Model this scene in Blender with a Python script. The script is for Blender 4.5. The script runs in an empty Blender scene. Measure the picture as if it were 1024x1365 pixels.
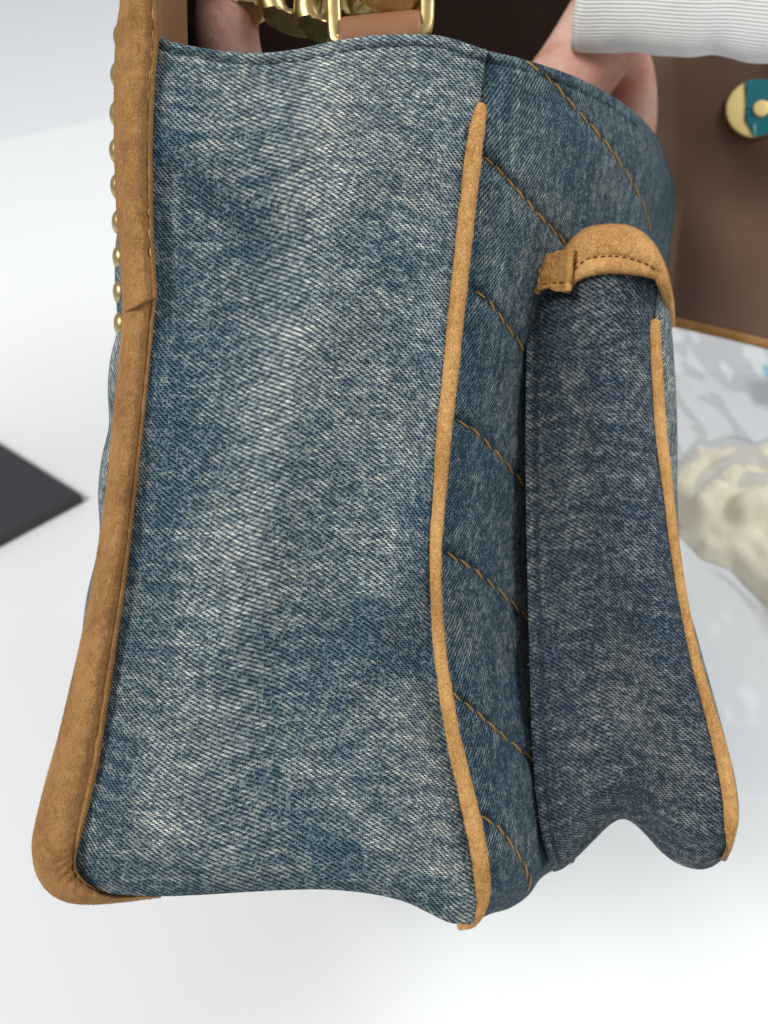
import bpy, math, random
import numpy as np
from mathutils import Vector, Matrix
from mathutils.bvhtree import BVHTree
random.seed(7); rng = np.random.default_rng(7)
scene = bpy.context.scene
C = scene.collection

# ---------------------------------------------------------------- camera
PITCH = math.radians(50.0)          # looking down on the white board
CAM = np.array([0.0, 0.0, 0.405])   # 40 cm above it
FPX = 1150.0                        # focal length in photo pixels (1024 x 1365)
FWD = np.array([0, math.cos(PITCH), -math.sin(PITCH)])
UPV = np.array([0, math.sin(PITCH), math.cos(PITCH)])
cd = bpy.data.cameras.new('camera'); cam = bpy.data.objects.new('camera', cd); C.objects.link(cam)
cam.location = CAM; cam.rotation_euler = (math.pi/2 - PITCH, 0, 0)
cd.sensor_fit = 'VERTICAL'; cd.sensor_height = 36.0; cd.lens = FPX/1365*36.0
cd.clip_start = 0.01; cd.clip_end = 50
cd.dof.use_dof = True; cd.dof.focus_distance = 0.203; cd.dof.aperture_fstop = 15.0
scene.camera = cam
# ---------------------------------------------------------------- light
w = bpy.data.worlds.new('World'); scene.world = w; w.use_nodes = True
w.node_tree.nodes['Background'].inputs[0].default_value = (0.94, 0.975, 1.0, 1)
w.node_tree.nodes['Background'].inputs[1].default_value = 0.46
def area(name, loc, target, size, power, col=(1, 1, 1)):
    l = bpy.data.lights.new(name, 'AREA'); l.shape = 'RECTANGLE'; l.size, l.size_y = size; l.energy = power; l.color = col
    o = bpy.data.objects.new(name, l); C.objects.link(o); o.location = loc
    o.rotation_euler = (Vector(target) - Vector(loc)).to_track_quat('-Z', 'Y').to_euler()
    return o
area('key_fill_lamp', (-0.75, -0.25, 1.35), (0.0, 0.2, 0.15), (0.45, 0.45), 16.0, (1.0, 0.985, 0.96))
area('key_fill_lamp', (0.95, 0.45, 1.35), (0.1, 0.35, 0.0), (0.7, 0.6), 12.8, (0.96, 0.985, 1.0))  # added fill lamp out of view, brightens the side right of the bag
scene.view_settings.view_transform = 'Standard'; scene.view_settings.look = 'None'
scene.view_settings.exposure = 0.0; scene.view_settings.gamma = 1.0; scene.view_settings.use_curve_mapping = False

def P(px, py, d):
    """photo pixel at depth d (metres along the view axis) -> world"""
    px, py, d = np.asarray(px, float), np.asarray(py, float), np.asarray(d, float)
    x = (px-512)*d/FPX; y = (682.5-py)*d/FPX
    return CAM + x[..., None]*np.array([1., 0, 0]) + y[..., None]*UPV + d[..., None]*FWD
def onplane(px, py, z=0.0):
    r = (px-512)/FPX*np.array([1., 0, 0]) + (682.5-py)/FPX*UPV + FWD
    return CAM + r*((z-CAM[2])/r[2])

# ---------------------------------------------------------------- node helper
class NT:
    def __init__(s, name):
        s.m = bpy.data.materials.new(name); s.m.use_nodes = True; s.t = s.m.node_tree; s.n = s.t.nodes
        s.b = s.n['Principled BSDF']; s.out = s.n['Material Output']
    def put(s, sock, v):
        if isinstance(v, bpy.types.NodeSocket): s.t.links.new(v, sock)
        elif v is not None:
            if sock.type == 'RGBA' and len(v) == 3: v = (*v, 1)
            sock.default_value = v
    def f(s, op, a, b=None, c=None, clamp=False):
        n = s.n.new('ShaderNodeMath'); n.operation = op; n.use_clamp = clamp
        for i, v in enumerate((a, b, c)): s.put(n.inputs[i], v)
        return n.outputs[0]
    def node(s, typ, **kw):
        n = s.n.new(typ)
        for k, v in kw.items():
            if k in n.inputs.keys(): s.put(n.inputs[k], v)
            else: setattr(n, k, v)
        return n
    def mix(s, fac, a, b, blend='MIX'):
        n = s.n.new('ShaderNodeMix'); n.data_type = 'RGBA'; n.blend_type = blend
        s.put(n.inputs[0], fac); s.put(n.inputs[6], a); s.put(n.inputs[7], b); return n.outputs[2]
    def ramp(s, v, lo, hi, smooth=True):
        n = s.n.new('ShaderNodeMapRange'); n.interpolation_type = 'SMOOTHSTEP' if smooth else 'LINEAR'
        s.put(n.inputs[0], v); n.inputs[1].default_value = lo; n.inputs[2].default_value = hi; return n.outputs[0]
    def noise(s, vec, scale, detail=2, rough=.5, dist=0):
        n = s.node('ShaderNodeTexNoise', Scale=scale, Detail=detail, Roughness=rough, Distortion=dist)
        s.put(n.inputs['Vector'], vec); return n.outputs[0]
    def bump(s, h, strength, dist, normal=None):
        n = s.node('ShaderNodeBump', Strength=strength, Distance=dist, Height=h)
        if normal is not None: s.put(n.inputs['Normal'], normal)
        return n.outputs[0]
    def set(s, **kw):
        for k, v in kw.items(): s.put(s.b.inputs[k.replace('_', ' ')], v)
        return s.m

def denim(name, rot=0.0, fade=0.5, seed=0.0, pale=(.72, .74, .66), mid=(.036, .088, .128), dark=(.003, .011, .024), P0=.00166, R0=.00038, streak=1.0, cloud=1.0):
    k = NT(name); uv = k.node('ShaderNodeUVMap').outputs[0]
    # gentle drift of the weave plus per-thread wobble
    mp = k.node('ShaderNodeMapping', Vector=uv, Rotation=(0, 0, rot), Location=(seed, seed*.37, 0)).outputs[0]
    drift = k.node('ShaderNodeTexNoise', Vector=mp, Scale=22.0, Detail=1.0)
    wob = k.node('ShaderNodeTexNoise', Vector=mp, Scale=900.0, Detail=1.0)
    va = k.node('ShaderNodeVectorMath', operation='MULTIPLY_ADD'); k.put(va.inputs[0], drift.outputs[1]); va.inputs[1].default_value = (.0018, .0018, 0); k.put(va.inputs[2], mp)
    vb = k.node('ShaderNodeVectorMath', operation='MULTIPLY_ADD'); k.put(vb.inputs[0], wob.outputs[1]); vb.inputs[1].default_value = (.00030, .00013, 0); k.put(vb.inputs[2], va.outputs[0])
    sp = k.node('ShaderNodeSeparateXYZ', Vector=vb.outputs[0]); u, v = sp.outputs[0], sp.outputs[1]
    vr = k.f('DIVIDE', v, R0); row = k.f('FLOOR', vr); vf = k.f('SUBTRACT', vr, row)
    ur = k.f('ADD', k.f('DIVIDE', u, P0), k.f('MULTIPLY', row, 1/3)); col = k.f('FLOOR', ur); uf = k.f('SUBTRACT', ur, col)
    # one float: rounded along the thread and across it
    c1 = k.f('ABSOLUTE', k.f('SUBTRACT', uf, .5)); c2 = k.f('ABSOLUTE', k.f('SUBTRACT', vf, .5))
    along = k.f('SUBTRACT', 1.0, k.ramp(c1, .20, .37)); across = k.f('SUBTRACT', 1.0, k.ramp(c2, .30, .66))
    fl0 = k.f('MULTIPLY', along, across); brk = k.noise(mp, 1500.0, 2, .6)
    fl = k.f('MULTIPLY_ADD', k.f('SUBTRACT', brk, .53), .48, fl0, clamp=True)
    wn = k.node('ShaderNodeTexWhiteNoise', noise_dimensions='3D'); cb = k.node('ShaderNodeCombineXYZ', X=col, Y=row, Z=seed)
    k.put(wn.inputs['Vector'], cb.outputs[0]); rnd = wn.outputs[0]
    wr = k.node('ShaderNodeTexWhiteNoise', noise_dimensions='1D'); k.put(wr.inputs['W'], k.f('ADD', row, seed*91)); rrow = wr.outputs[0]
    # wear: big clouds, mottling, streaks along the twill line
    n1 = k.noise(mp, 26.0, 3, .55, .6); n2 = k.noise(mp, 120.0, 3, .6, .4)
    st = k.node('ShaderNodeMapping', Vector=mp, Rotation=(0, 0, math.radians(30)), Scale=(60, 420, 1)).outputs[0]
    n3 = k.noise(st, 1.0, 2, .5); n4 = k.noise(mp, 420.0, 2, .6)
    wear_tone = k.node('ShaderNodeAttribute', attribute_name='wear_tone').outputs['Fac']
    F = k.f('MULTIPLY_ADD', k.f('SUBTRACT', n1, .5), 1.0*cloud, k.f('ADD', wear_tone, fade))
    F = k.f('MULTIPLY_ADD', k.f('SUBTRACT', n2, .5), 1.25*cloud, F)
    F = k.f('MULTIPLY_ADD', k.f('SUBTRACT', n3, .5), .9*streak, F)
    F = k.f('MULTIPLY_ADD', k.f('SUBTRACT', n4, .5), 1.2, F)
    F = k.f('MINIMUM', k.f('MAXIMUM', F, 0.03), 1.0)
    br = k.f('MULTIPLY', k.f('MULTIPLY_ADD', rnd, 1.15, .25), k.f('MULTIPLY_ADD', rrow, .30, .80))
    top = k.f('MULTIPLY', k.f('MULTIPLY_ADD', F, .92, .05), br, clamp=True)
    cf = k.mix(top, mid, pale)
    cf = k.mix(k.ramp(n1, .35, .75), cf, k.mix(1.0, cf, (1.07, .985, .90), 'MULTIPLY'))
    cd_ = k.mix(k.f('MULTIPLY', F, .55), dark, mid)
    wn2 = k.node('ShaderNodeTexWhiteNoise', noise_dimensions='3D'); cb2 = k.node('ShaderNodeCombineXYZ', X=k.f('FLOOR', k.f('DIVIDE', u, P0/3)), Y=row, Z=seed+5); k.put(wn2.inputs['Vector'], cb2.outputs[0])
    cd_ = k.mix(k.ramp(wn2.outputs[0], .72, 1.0), cd_, k.mix(.22, mid, pale))
    base = k.mix(fl, cd_, cf)
    h = k.f('ADD', fl, k.f('MULTIPLY', k.noise(mp, 2600.0, 2, .6), .45))
    nrm = k.bump(h, .75, .00022)
    return k.set(Base_Color=base, Roughness=.88, Normal=nrm, Specular_IOR_Level=.08, Sheen_Weight=.02, Sheen_Roughness=.5)

def suede(name, a, b, fine=2600.0):
    k = NT(name); o = k.node('ShaderNodeTexCoord').outputs['Object']
    n1 = k.noise(o, 60.0, 4, .6, .5); n2 = k.noise(o, fine, 3, .65); n3 = k.noise(o, 480.0, 3, .6)
    st = k.node('ShaderNodeMapping', Vector=o, Scale=(1, .35, .35)).outputs[0]; n4 = k.noise(st, fine*1.1, 2, .6, 1.5)
    v = k.f('ADD', k.f('MULTIPLY', n1, .62), k.f('ADD', k.f('MULTIPLY', n3, .26), k.f('MULTIPLY', n4, .55)))
    c = k.mix(k.ramp(v, .50, .90), a, b)
    c = k.mix(k.f('MULTIPLY', k.ramp(n2, .54, .74), .6), c, tuple(min(1, x*1.28+.02) for x in b))
    n = k.bump(k.f('ADD', n2, k.f('ADD', n4, k.f('MULTIPLY', n3, 1.2))), .9, .00055)
    return k.set(Base_Color=c, Roughness=.93, Normal=n, Specular_IOR_Level=.12, Sheen_Weight=.25, Sheen_Roughness=.45, Sheen_Tint=(*b, 1))

def leather(name, a, b, rough=.42, fine=900.0, bs=.25, spec=.35):
    k = NT(name); o = k.node('ShaderNodeTexCoord').outputs['Object']
    n1 = k.noise(o, 22.0, 3, .55); v = k.node('ShaderNodeTexVoronoi', Scale=fine); k.put(v.inputs['Vector'], o)
    n2 = k.noise(o, fine*1.6, 3, .6)
    c = k.mix(k.ramp(n1, .3, .7), a, b)
    n = k.bump(k.f('ADD', v.outputs[0], n2), bs, .00018)
    return k.set(Base_Color=c, Roughness=k.f('MULTIPLY_ADD', n2, .25, rough-.1), Normal=n, Specular_IOR_Level=spec)

def metal(name, c, rough=.24, dirt=.35):
    k = NT(name); o = k.node('ShaderNodeTexCoord').outputs['Object']
    n1 = k.noise(o, 260.0, 4, .65); n2 = k.noise(o, 3000.0, 2)
    cc = k.mix(k.ramp(n1, .35, .75), c, tuple(x*(1-dirt) for x in c))
    return k.set(Base_Color=cc, Metallic=1.0, Roughness=k.f('MULTIPLY_ADD', n1, .22, rough-.06), Normal=k.bump(n2, .08, .0001))

def plain(name, c, rough=.6, var=.06, scale=40.0, spec=.4, bumpd=.0, **kw):
    k = NT(name); o = k.node('ShaderNodeTexCoord').outputs['Object']
    n1 = k.noise(o, scale, 4, .6)
    cc = k.mix(n1, tuple(x*(1-var) for x in c), tuple(min(1, x*(1+var)) for x in c))
    a = dict(Base_Color=cc, Roughness=rough, Specular_IOR_Level=spec)
    if bumpd: a['Normal'] = k.bump(k.noise(o, scale*20, 3, .6), .5, bumpd)
    a.update(kw); return k.set(**a)

def skin(name):
    k = NT(name); o = k.node('ShaderNodeTexCoord').outputs['Object']
    n1 = k.noise(o, 55.0, 3, .6); n2 = k.noise(o, 700.0, 3, .6)
    v = k.node('ShaderNodeTexVoronoi', Scale=1300.0); k.put(v.inputs['Vector'], o)
    c = k.mix(k.ramp(n1, .32, .68), (.60, .27, .20), (.74, .47, .38)); c = k.mix(k.ramp(n2, .55, .8), c, (.60, .30, .23))
    return k.set(Base_Color=c, Roughness=.5, Subsurface_Weight=.18, Subsurface_Radius=(.008, .003, .0015), Subsurface_Scale=.5,
                 Normal=k.bump(k.noise(o, 230.0, 4, .65), .45, .0008, k.bump(k.f('ADD', v.outputs[0], n2), .18, .00015)))

M = {}
M['gusset'] = denim('faded_denim', 0.0, .265, 0.0, cloud=.48)
M['back'] = denim('dark_denim', math.radians(-88), .17, 3.1, cloud=.75, pale=(.54, .60, .56), mid=(.026, .070, .108), streak=.7)
M['pocket'] = denim('pocket_denim', math.radians(4), .12, 7.7, cloud=.5, pale=(.53, .56, .54), mid=(.026, .052, .080), dark=(.004, .010, .020))
M['front'] = denim('front_denim', math.radians(-60), .45, 5.2)
M['suede'] = suede('tan_suede', (.245, .112, .036), (.490, .262, .100))
M['suede_pale'] = suede('pale_tan_suede', (.400, .190, .054), (.720, .415, .160), 1900.0)
M['suede_raw'] = suede('raw_suede', (.270, .118, .036), (.54, .29, .10), 1500.0)
M['lining'] = leather('shade_dark_lining', (.010, .0050, .0035), (.015, .0075, .0050), .7, spec=.04)  # brown leather taken near black so the colour carries the inside shade
M['inner'] = leather('tan_inner_leather', (.190, .090, .038), (.250, .122, .055), .6)
M['flap'] = leather('brown_leather', (.096, .052, .032), (.120, .067, .042), .44, 1100.0, .18, .20)
M['tab'] = leather('tan_leather', (.200, .088, .040), (.260, .118, .058), .36, 1500.0, .25)
M['gold'] = metal('aged_gold', (.58, .44, .20), .32, .45)
M['gold_pale'] = metal('pale_gold', (.84, .65, .28), .36, .2)
M['thread'] = plain('ochre_thread', (.430, .235, .065), .7, .25, 2500.0, .2, .0002)
M['navy_thread'] = plain('navy_thread', (.026, .046, .074), .75, .3, 2500.0, .2, .0002)
M['brown_thread'] = plain('brown_thread', (.130, .060, .022), .75, .3, 2500.0, .2, .0002)
M['tan_thread'] = plain('pale_tan_thread', (.52, .30, .13), .75, .3, 2500.0, .2, .0002)
M['skin'] = skin('skin')
M['lint'] = plain('loose_fibre', (.36, .42, .44), .9, .3, 200.0, .1)
M['knit'] = plain('white_knit', (.88, .88, .86), .9, .05, 300.0, .15, .0002, Sheen_Weight=.2)
M['teal'] = plain('teal_film', (.004, .170, .200), .16, .12, 60.0, .6)
M['board'] = plain('white_board', (.845, .852, .85), .85, .02, 6.0, .12)
M['table'] = plain('pale_table', (.84, .85, .86), .5, .03, 5.0, .3)
M['card'] = plain('charcoal_card', (.042, .044, .049), .6, .1, 80.0, .35)
M['cream'] = plain('cream_cotton', (.88, .79, .62), .9, .10, 60.0, .1, .0006)
M['blue'] = plain('pale_blue_sticker', (.20, .60, .70), .5)
def plastic():
    k = NT('clear_plastic'); t = k.n.new('ShaderNodeBsdfTransparent'); t.inputs[0].default_value = (.99, .99, .99, 1)
    g = k.n.new('ShaderNodeBsdfGlossy'); g.inputs['Roughness'].default_value = .12
    fr = k.n.new('ShaderNodeFresnel'); fr.inputs[0].default_value = 1.25
    mx = k.n.new('ShaderNodeMixShader'); k.put(mx.inputs[0], k.f('MULTIPLY', fr.outputs[0], .55)); k.t.links.new(t.outputs[0], mx.inputs[1]); k.t.links.new(g.outputs[0], mx.inputs[2])
    mi = k.n.new('ShaderNodeMixShader'); mi.inputs[0].default_value = .06; df = k.n.new('ShaderNodeBsdfDiffuse'); df.inputs[0].default_value = (.9, .9, .92, 1)
    k.t.links.new(mx.outputs[0], mi.inputs[1]); k.t.links.new(df.outputs[0], mi.inputs[2]); k.t.links.new(mi.outputs[0], k.out.inputs[0]); return k.m
M['plastic'] = plastic()

# ---------------------------------------------------------------- geometry helpers
def curve(pts, n):
    """Catmull-Rom through pts, n samples evenly spaced by arc length"""
    p = np.asarray(pts, float); q = np.vstack([2*p[0]-p[1], p, 2*p[-1]-p[-2]]); out = []
    for i in range(1, len(q)-2):
        t = np.linspace(0, 1, 24, endpoint=False)[:, None]
        a, b, c, d = q[i-1], q[i], q[i+1], q[i+2]
        out.append(.5*((2*b)+(-a+c)*t+(2*a-5*b+4*c-d)*t*t+(-a+3*b-3*c+d)*t**3))
    o = np.vstack(out+[p[-1:]]); L = np.r_[0, np.cumsum(np.linalg.norm(np.diff(o[:, :2], axis=0), axis=1))]
    u = np.linspace(0, L[-1], n); return np.stack([np.interp(u, L, o[:, j]) for j in range(o.shape[1])], 1)
def bic(net, nu, nv):
    """bicubic sampling of a small net of scalars/vectors -> (nv, nu, k)"""
    net = np.asarray(net, float)
    if net.ndim == 2: net = net[..., None]
    def along(a, n):      # a: (m, ...)
        m = a.shape[0]; t = np.linspace(0, m-1, n); i = np.minimum(t.astype(int), m-2); f = (t-i).reshape(-1, *([1]*(a.ndim-1)))
        e = np.concatenate([(2*a[0]-a[1])[None], a, (2*a[-1]-a[-2])[None]]); i = i+1
        A, B, Cc, D = e[i-1], e[i], e[i+1], e[i+2]
        return .5*((2*B)+(-A+Cc)*f+(2*A-5*B+4*Cc-D)*f*f+(-A+3*B-3*Cc+D)*f**3)
    r = along(net, nv); r = along(np.swapaxes(r, 0, 1), nu); return np.swapaxes(r, 0, 1)
def coons(top, bot, left, right, nu, nv):
    T, B, L, R = curve(top, nu), curve(bot, nu), curve(left, nv), curve(right, nv)
    s = np.linspace(0, 1, nu)[None, :, None]; t = np.linspace(0, 1, nv)[:, None, None]
    return ((1-t)*T[None]+t*B[None]+(1-s)*L[:, None]+s*R[:, None]
            - ((1-s)*(1-t)*T[0]+s*(1-t)*T[-1]+(1-s)*t*B[0]+s*t*B[-1]))
ROOT = {}
def link(name, me, parent, mat):
    o = bpy.data.objects.new(name, me); C.objects.link(o)
    if mat is not None and not me.materials: me.materials.append(mat)
    if parent is not None: o.parent = parent
    return o
def origin(parent):
    while parent is not None and parent.parent is not None: parent = parent.parent
    return np.array(parent.location) if parent is not None else np.zeros(3)
def grid(name, V, parent, mat, closed_u=False, closed_v=False, flip=False, thick=0.0, offset=-1.0, uv_from=None, caps=False, wear_tone=None):
    """V (nv, nu, 3) world points -> smooth quad mesh with UVs in metres"""
    nv, nu = V.shape[:2]; vs = (V-origin(parent)).reshape(-1, 3)
    S = V if uv_from is None else uv_from
    du = np.linalg.norm(np.diff(S, axis=1), axis=2); dv = np.linalg.norm(np.diff(S, axis=0), axis=2)
    midc, midr = nu//2, nv//2
    U = np.zeros((nv, nu)); U[:, 1:] = np.cumsum(du, 1); U = U-U[:, midc:midc+1]
    W = np.zeros((nv, nu)); W[1:] = np.cumsum(dv, 0)
    W = -W
    fs = []; fuv = []
    for j in range(nv-(0 if closed_v else 1)):
        for i in range(nu-(0 if closed_u else 1)):
            a = (j, i); b = (j, (i+1) % nu); c = ((j+1) % nv, (i+1) % nu); d = ((j+1) % nv, i)
            q = (a, d, c, b) if not flip else (a, b, c, d)
            fs.append([r*nu+s for r, s in q]); fuv += [(U[r, s], W[r, s]) for r, s in q]
    if caps:
        for r, rev in ((0, False), (nv-1, True)):
            f = [r*nu+s for s in range(nu)]; f = f[::-1] if rev != flip else f
            fs.append(f); fuv += [(0, 0)]*nu
    me = bpy.data.meshes.new(name); me.from_pydata(vs.tolist(), [], fs); me.update()
    l = me.uv_layers.new(name='UVMap'); l.data.foreach_set('uv', np.array(fuv, 'f').ravel())
    me.polygons.foreach_set('use_smooth', [True]*len(me.polygons))
    if wear_tone is not None: me.attributes.new('wear_tone', 'FLOAT', 'POINT').data.foreach_set('value', wear_tone.ravel().astype('f'))
    o = link(name, me, parent, mat)
    if thick:
        s = o.modifiers.new('thickness', 'SOLIDIFY'); s.thickness = thick; s.offset = offset; s.use_rim = True
    return o
def fbm(x, y, seed, octaves=3):
    """smooth 2-D value noise"""
    out = np.zeros(np.broadcast(x, y).shape); amp = 1.0; r = np.random.default_rng(seed)
    for o in range(octaves):
        T = r.random((64, 64))*2-1; X, Y = x*2**o, y*2**o
        xi, yi = np.floor(X).astype(int), np.floor(Y).astype(int); xf, yf = X-xi, Y-yi
        xf, yf = xf*xf*(3-2*xf), yf*yf*(3-2*yf); g = lambda a, b: T[a % 64, b % 64]
        out = out+amp*((g(xi, yi)*(1-xf)+g(xi+1, yi)*xf)*(1-yf)+(g(xi, yi+1)*(1-xf)+g(xi+1, yi+1)*xf)*yf); amp *= .5
    return out
def seg_dist(px, py, pts):
    best = np.full(px.shape, 1e9)
    for (x0, y0), (x1, y1) in zip(pts[:-1], pts[1:]):
        dx, dy = x1-x0, y1-y0; t = np.clip(((px-x0)*dx+(py-y0)*dy)/(dx*dx+dy*dy+1e-9), 0, 1)
        best = np.minimum(best, np.hypot(px-x0-t*dx, py-y0-t*dy))
    return best
def tube(name, path, rad, parent, mat, ns=16, flat=1.0, rnd=True, jit=0.0):
    """round cord along world path (n,3); rad scalar or (n,); rounded ends"""
    path = np.asarray(path, float); n = len(path); rad = np.broadcast_to(np.asarray(rad, float), (n,)).copy()
    if rnd:
        L = np.r_[0, np.cumsum(np.linalg.norm(np.diff(path, axis=0), axis=1))]
        for e in (L, L[-1]-L):
            q = np.clip(e/(rad+1e-9), 0, 1); rad = rad*np.sqrt(np.clip(1-(1-q)**2, .0025, 1))
    tan = np.gradient(path, axis=0); tan /= np.linalg.norm(tan, axis=1)[:, None]
    nrm = -FWD - (tan@-FWD)[:, None]*tan; nrm /= np.linalg.norm(nrm, axis=1)[:, None]; bi = np.cross(tan, nrm)
    a = np.linspace(0, 2*math.pi, ns, endpoint=False)
    rr = rad[:, None]*np.ones(ns)[None]
    if jit: rr = rr*(1+jit*fbm(np.arange(n)[:, None]*.35+0*a[None], a[None]*1.5+0*rr, 3, 2))
    V = path[:, None]+rr[..., None]*(np.cos(a)[None, :, None]*nrm[:, None]*flat+np.sin(a)[None, :, None]*bi[:, None])
    return grid(name, V, parent, mat, closed_u=True, flip=True, caps=True)

def soften(S, w=16):
    for ax_ in (0, 1):
        w_ = min(w, (S.shape[ax_]-1)//2); pw = [(0, 0)]*S.ndim; pw[ax_] = (w_, w_); Z = np.pad(S, pw, 'reflect', reflect_type='odd')
        cs_ = np.cumsum(np.concatenate([np.zeros_like(np.take(Z, [0], ax_)), Z], ax_), ax_); n_ = S.shape[ax_]
        S = (np.take(cs_, np.arange(2*w_+1, 2*w_+1+n_), ax_)-np.take(cs_, np.arange(n_), ax_))/(2*w_+1)
    return S
def wrap(V, px, py, d, n=12, top=True, bottom=True, dir_=None, flat=False):
    """fold the cloth over at its upper edge and run it back from its lower edge"""
    D = dir_ if dir_ is not None else FWD*.15+UPV*.045
    if bottom: V = np.concatenate([V]+[(V[-1]+D*(i/n)**1.4)[None] for i in range(1, n+1)])
    if top:
        if flat: return np.concatenate([(V[0]+(V[0]-V[1])*k_)[None] for k_ in (5, 4, 3, 2, 1)]+[V])
        add = [P(px[0], py[0]+o, d[0]+dz)[None] for o, dz in ((14, .0042), (7, .0036), (2.5, .0028), (.3, .0018), (-.6, .0009))]
        V = np.concatenate(add+[V])
    return V
# shared stitch mesh: a short thread bowed over the cloth, unit length along x
def stitch_mesh(name):
    V = []; ns = 6; xs = [-.56, -.46, -.30, 0, .30, .46, .56]; zs = [-.9, -.2, .45, .65, .45, -.2, -.9]; rs = [.35, .75, 1, 1.05, 1, .75, .35]
    for x, z, r in zip(xs, zs, rs):
        for a in range(ns):
            t = 2*math.pi*a/ns; V.append((x, r*.5*math.cos(t), z*.5+r*.5*math.sin(t)))
    F = [[j*ns+i, j*ns+(i+1) % ns, (j+1)*ns+(i+1) % ns, (j+1)*ns+i] for j in range(len(xs)-1) for i in range(ns)]
    F += [list(range(ns))[::-1], [(len(xs)-1)*ns+i for i in range(ns)]]
    me = bpy.data.meshes.new(name); me.from_pydata(V, [], F); me.polygons.foreach_set('use_smooth', [True]*len(F)); return me
ST = {}
def bvh(*objs):
    dg = bpy.context.evaluated_depsgraph_get(); dg.update(); vs, fs = [], []
    for o in objs:
        e = o.evaluated_get(dg); m = e.to_mesh(); off = len(vs); mw = Matrix.Translation(Vector(origin(o)))
        vs += [mw @ v.co for v in m.vertices]; fs += [[off+i for i in p.vertices] for p in m.polygons]; e.to_mesh_clear()
    return BVHTree.FromPolygons(vs, fs)
def shoot(tree, px, py):
    r = (px-512)/FPX*np.array([1., 0, 0])+(682.5-py)/FPX*UPV+FWD
    return tree.ray_cast(Vector(CAM), Vector(r).normalized())
def stitches(parent, tree, pts, mat, pitch=24.0, length=.84, wid=.00055, jitter=.06, lift=0.0, skew=0.0):
    key = mat.name
    if key not in ST: ST[key] = stitch_mesh('stitch'); ST[key].materials.append(mat)
    c = curve(pts, 400); L = np.r_[0, np.cumsum(np.linalg.norm(np.diff(c, axis=0), axis=1))]
    n = max(1, int(round(L[-1]/pitch))); org = Vector(origin(parent)); pl = L[-1]/n
    for i in range(n):
        lo, hi = (i+.5-length/2)*pl, (i+.5+length/2)*pl
        lo += random.uniform(-1, 1)*jitter*pl; hi += random.uniform(-1, 1)*jitter*pl
        hits = []
        for s in (lo, hi, (lo+hi)/2):
            h = shoot(tree, np.interp(s, L, c[:, 0]), np.interp(s, L, c[:, 1]))
            if h[0] is None: break
            hits.append(h)
        if len(hits) < 3: continue
        a, b, m = (h[0] for h in hits); x = (b-a)
        if x.length > .02: continue
        z = hits[2][1]; z = z if z.dot(Vector(-FWD)) > 0 else -z
        xl = x.length; x.normalize(); y = z.cross(x).normalized()
        if skew:
            x = (x+y*skew*random.uniform(.6, 1.3)).normalized(); y = z.cross(x).normalized()
        z = x.cross(y)
        mw = wid*random.uniform(.9, 1.12)
        o = bpy.data.objects.new('stitch', ST[key]); C.objects.link(o); o.parent = parent
        mat4 = Matrix((x, y, z)).transposed().to_4x4(); 
        o.matrix_local = Matrix.Translation((a+b)*.25+m*.5+z*lift-org) @ mat4 @ Matrix.Diagonal((xl, mw, mw, 1))

def tag(o, label, cat, group=None):
    o['label'] = label; o['category'] = cat
    if group: o['group'] = group
    return o
def empty(name, loc):
    o = bpy.data.objects.new(name, None); o.empty_display_size = .02; C.objects.link(o); o.location = loc; return o

# ---------------------------------------------------------------- setting: table and white board
def slab(name, corners, z0, z1, mat, r=.0015):
    b = [list(corners[i]) for i in range(len(corners))]; n = len(b); V = []; c = np.mean(np.array(b), 0)
    for z, s in ((z0, 0), (z1-r, 0), (z1-r*.3, r*.3), (z1, r)):
        for p in b:
            d = np.array(p)-c; V.append((*(np.array(p)-d/np.linalg.norm(d)*s), z))
    F = [list(range(n))[::-1], [3*n+i for i in range(n)]]+[[k*n+i, k*n+(i+1) % n, (k+1)*n+(i+1) % n, (k+1)*n+i] for k in range(3) for i in range(n)]
    me = bpy.data.meshes.new(name); me.from_pydata(V, [], F); me.update(); return link(name, me, None, mat)
tb = slab('table', [(-6, -4), (6, -4), (6, 8), (-6, 8)], -.14, -.045, M['table']); tb['kind'] = 'structure'
e0, e1 = onplane(0, 186), onplane(145, 153)
dr = (e1-e0)[:2]/np.linalg.norm((e1-e0)[:2]); far0 = e0[:2]-dr*1.6; far1 = e0[:2]+dr*3.2; back = np.array([dr[1], -dr[0]])*1.6
bd = slab('white_board', [far0+back, far1+back, far1, far0], -.03, 0.0, M['board'], .014); bd['kind'] = 'structure'

# ---------------------------------------------------------------- the handbag
base = P(370, 1200, .30); bag = empty('handbag', base)
tag(bag, 'faded blue denim handbag with tan suede trim seen from its side', 'handbag')
BL = [(160, -70), (160, 0), (155, 40), (152, 100), (152, 200), (155, 280), (160, 350), (163, 420), (158, 480), (150, 560), (142, 640), (135, 700), (122, 780), (108, 850), (92, 920), (75, 990), (58, 1050), (46, 1100), (42, 1130), (48, 1165), (65, 1190), (90, 1203), (120, 1206), (160, 1203), (215, 1196)]
BR = [(207, -70), (209, 0), (213, 45), (208, 100), (204, 180), (204, 250), (206, 330), (209, 390), (206, 425), (201, 480), (193, 560), (184, 640), (175, 720), (165, 800), (153, 880), (143, 950), (132, 1020), (118, 1080), (106, 1125), (101, 1148), (105, 1164), (118, 1177), (140, 1187), (175, 1192), (215, 1192)]
PIPE = [(639, 139), (637, 165), (632, 200), (625, 260), (617, 340), (608, 420), (600, 500), (593, 570), (587, 640), (582, 700), (581, 760), (583, 820), (588, 880), (597, 940), (608, 1000), (620, 1050), (632, 1100), (641, 1150), (643, 1190), (637, 1214), (626, 1229), (610, 1236)]
TOP = [(203, 44), (240, 57), (300, 68), (350, 71), (400, 66), (450, 55), (500, 48), (560, 46), (600, 51), (650, 68)]

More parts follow.
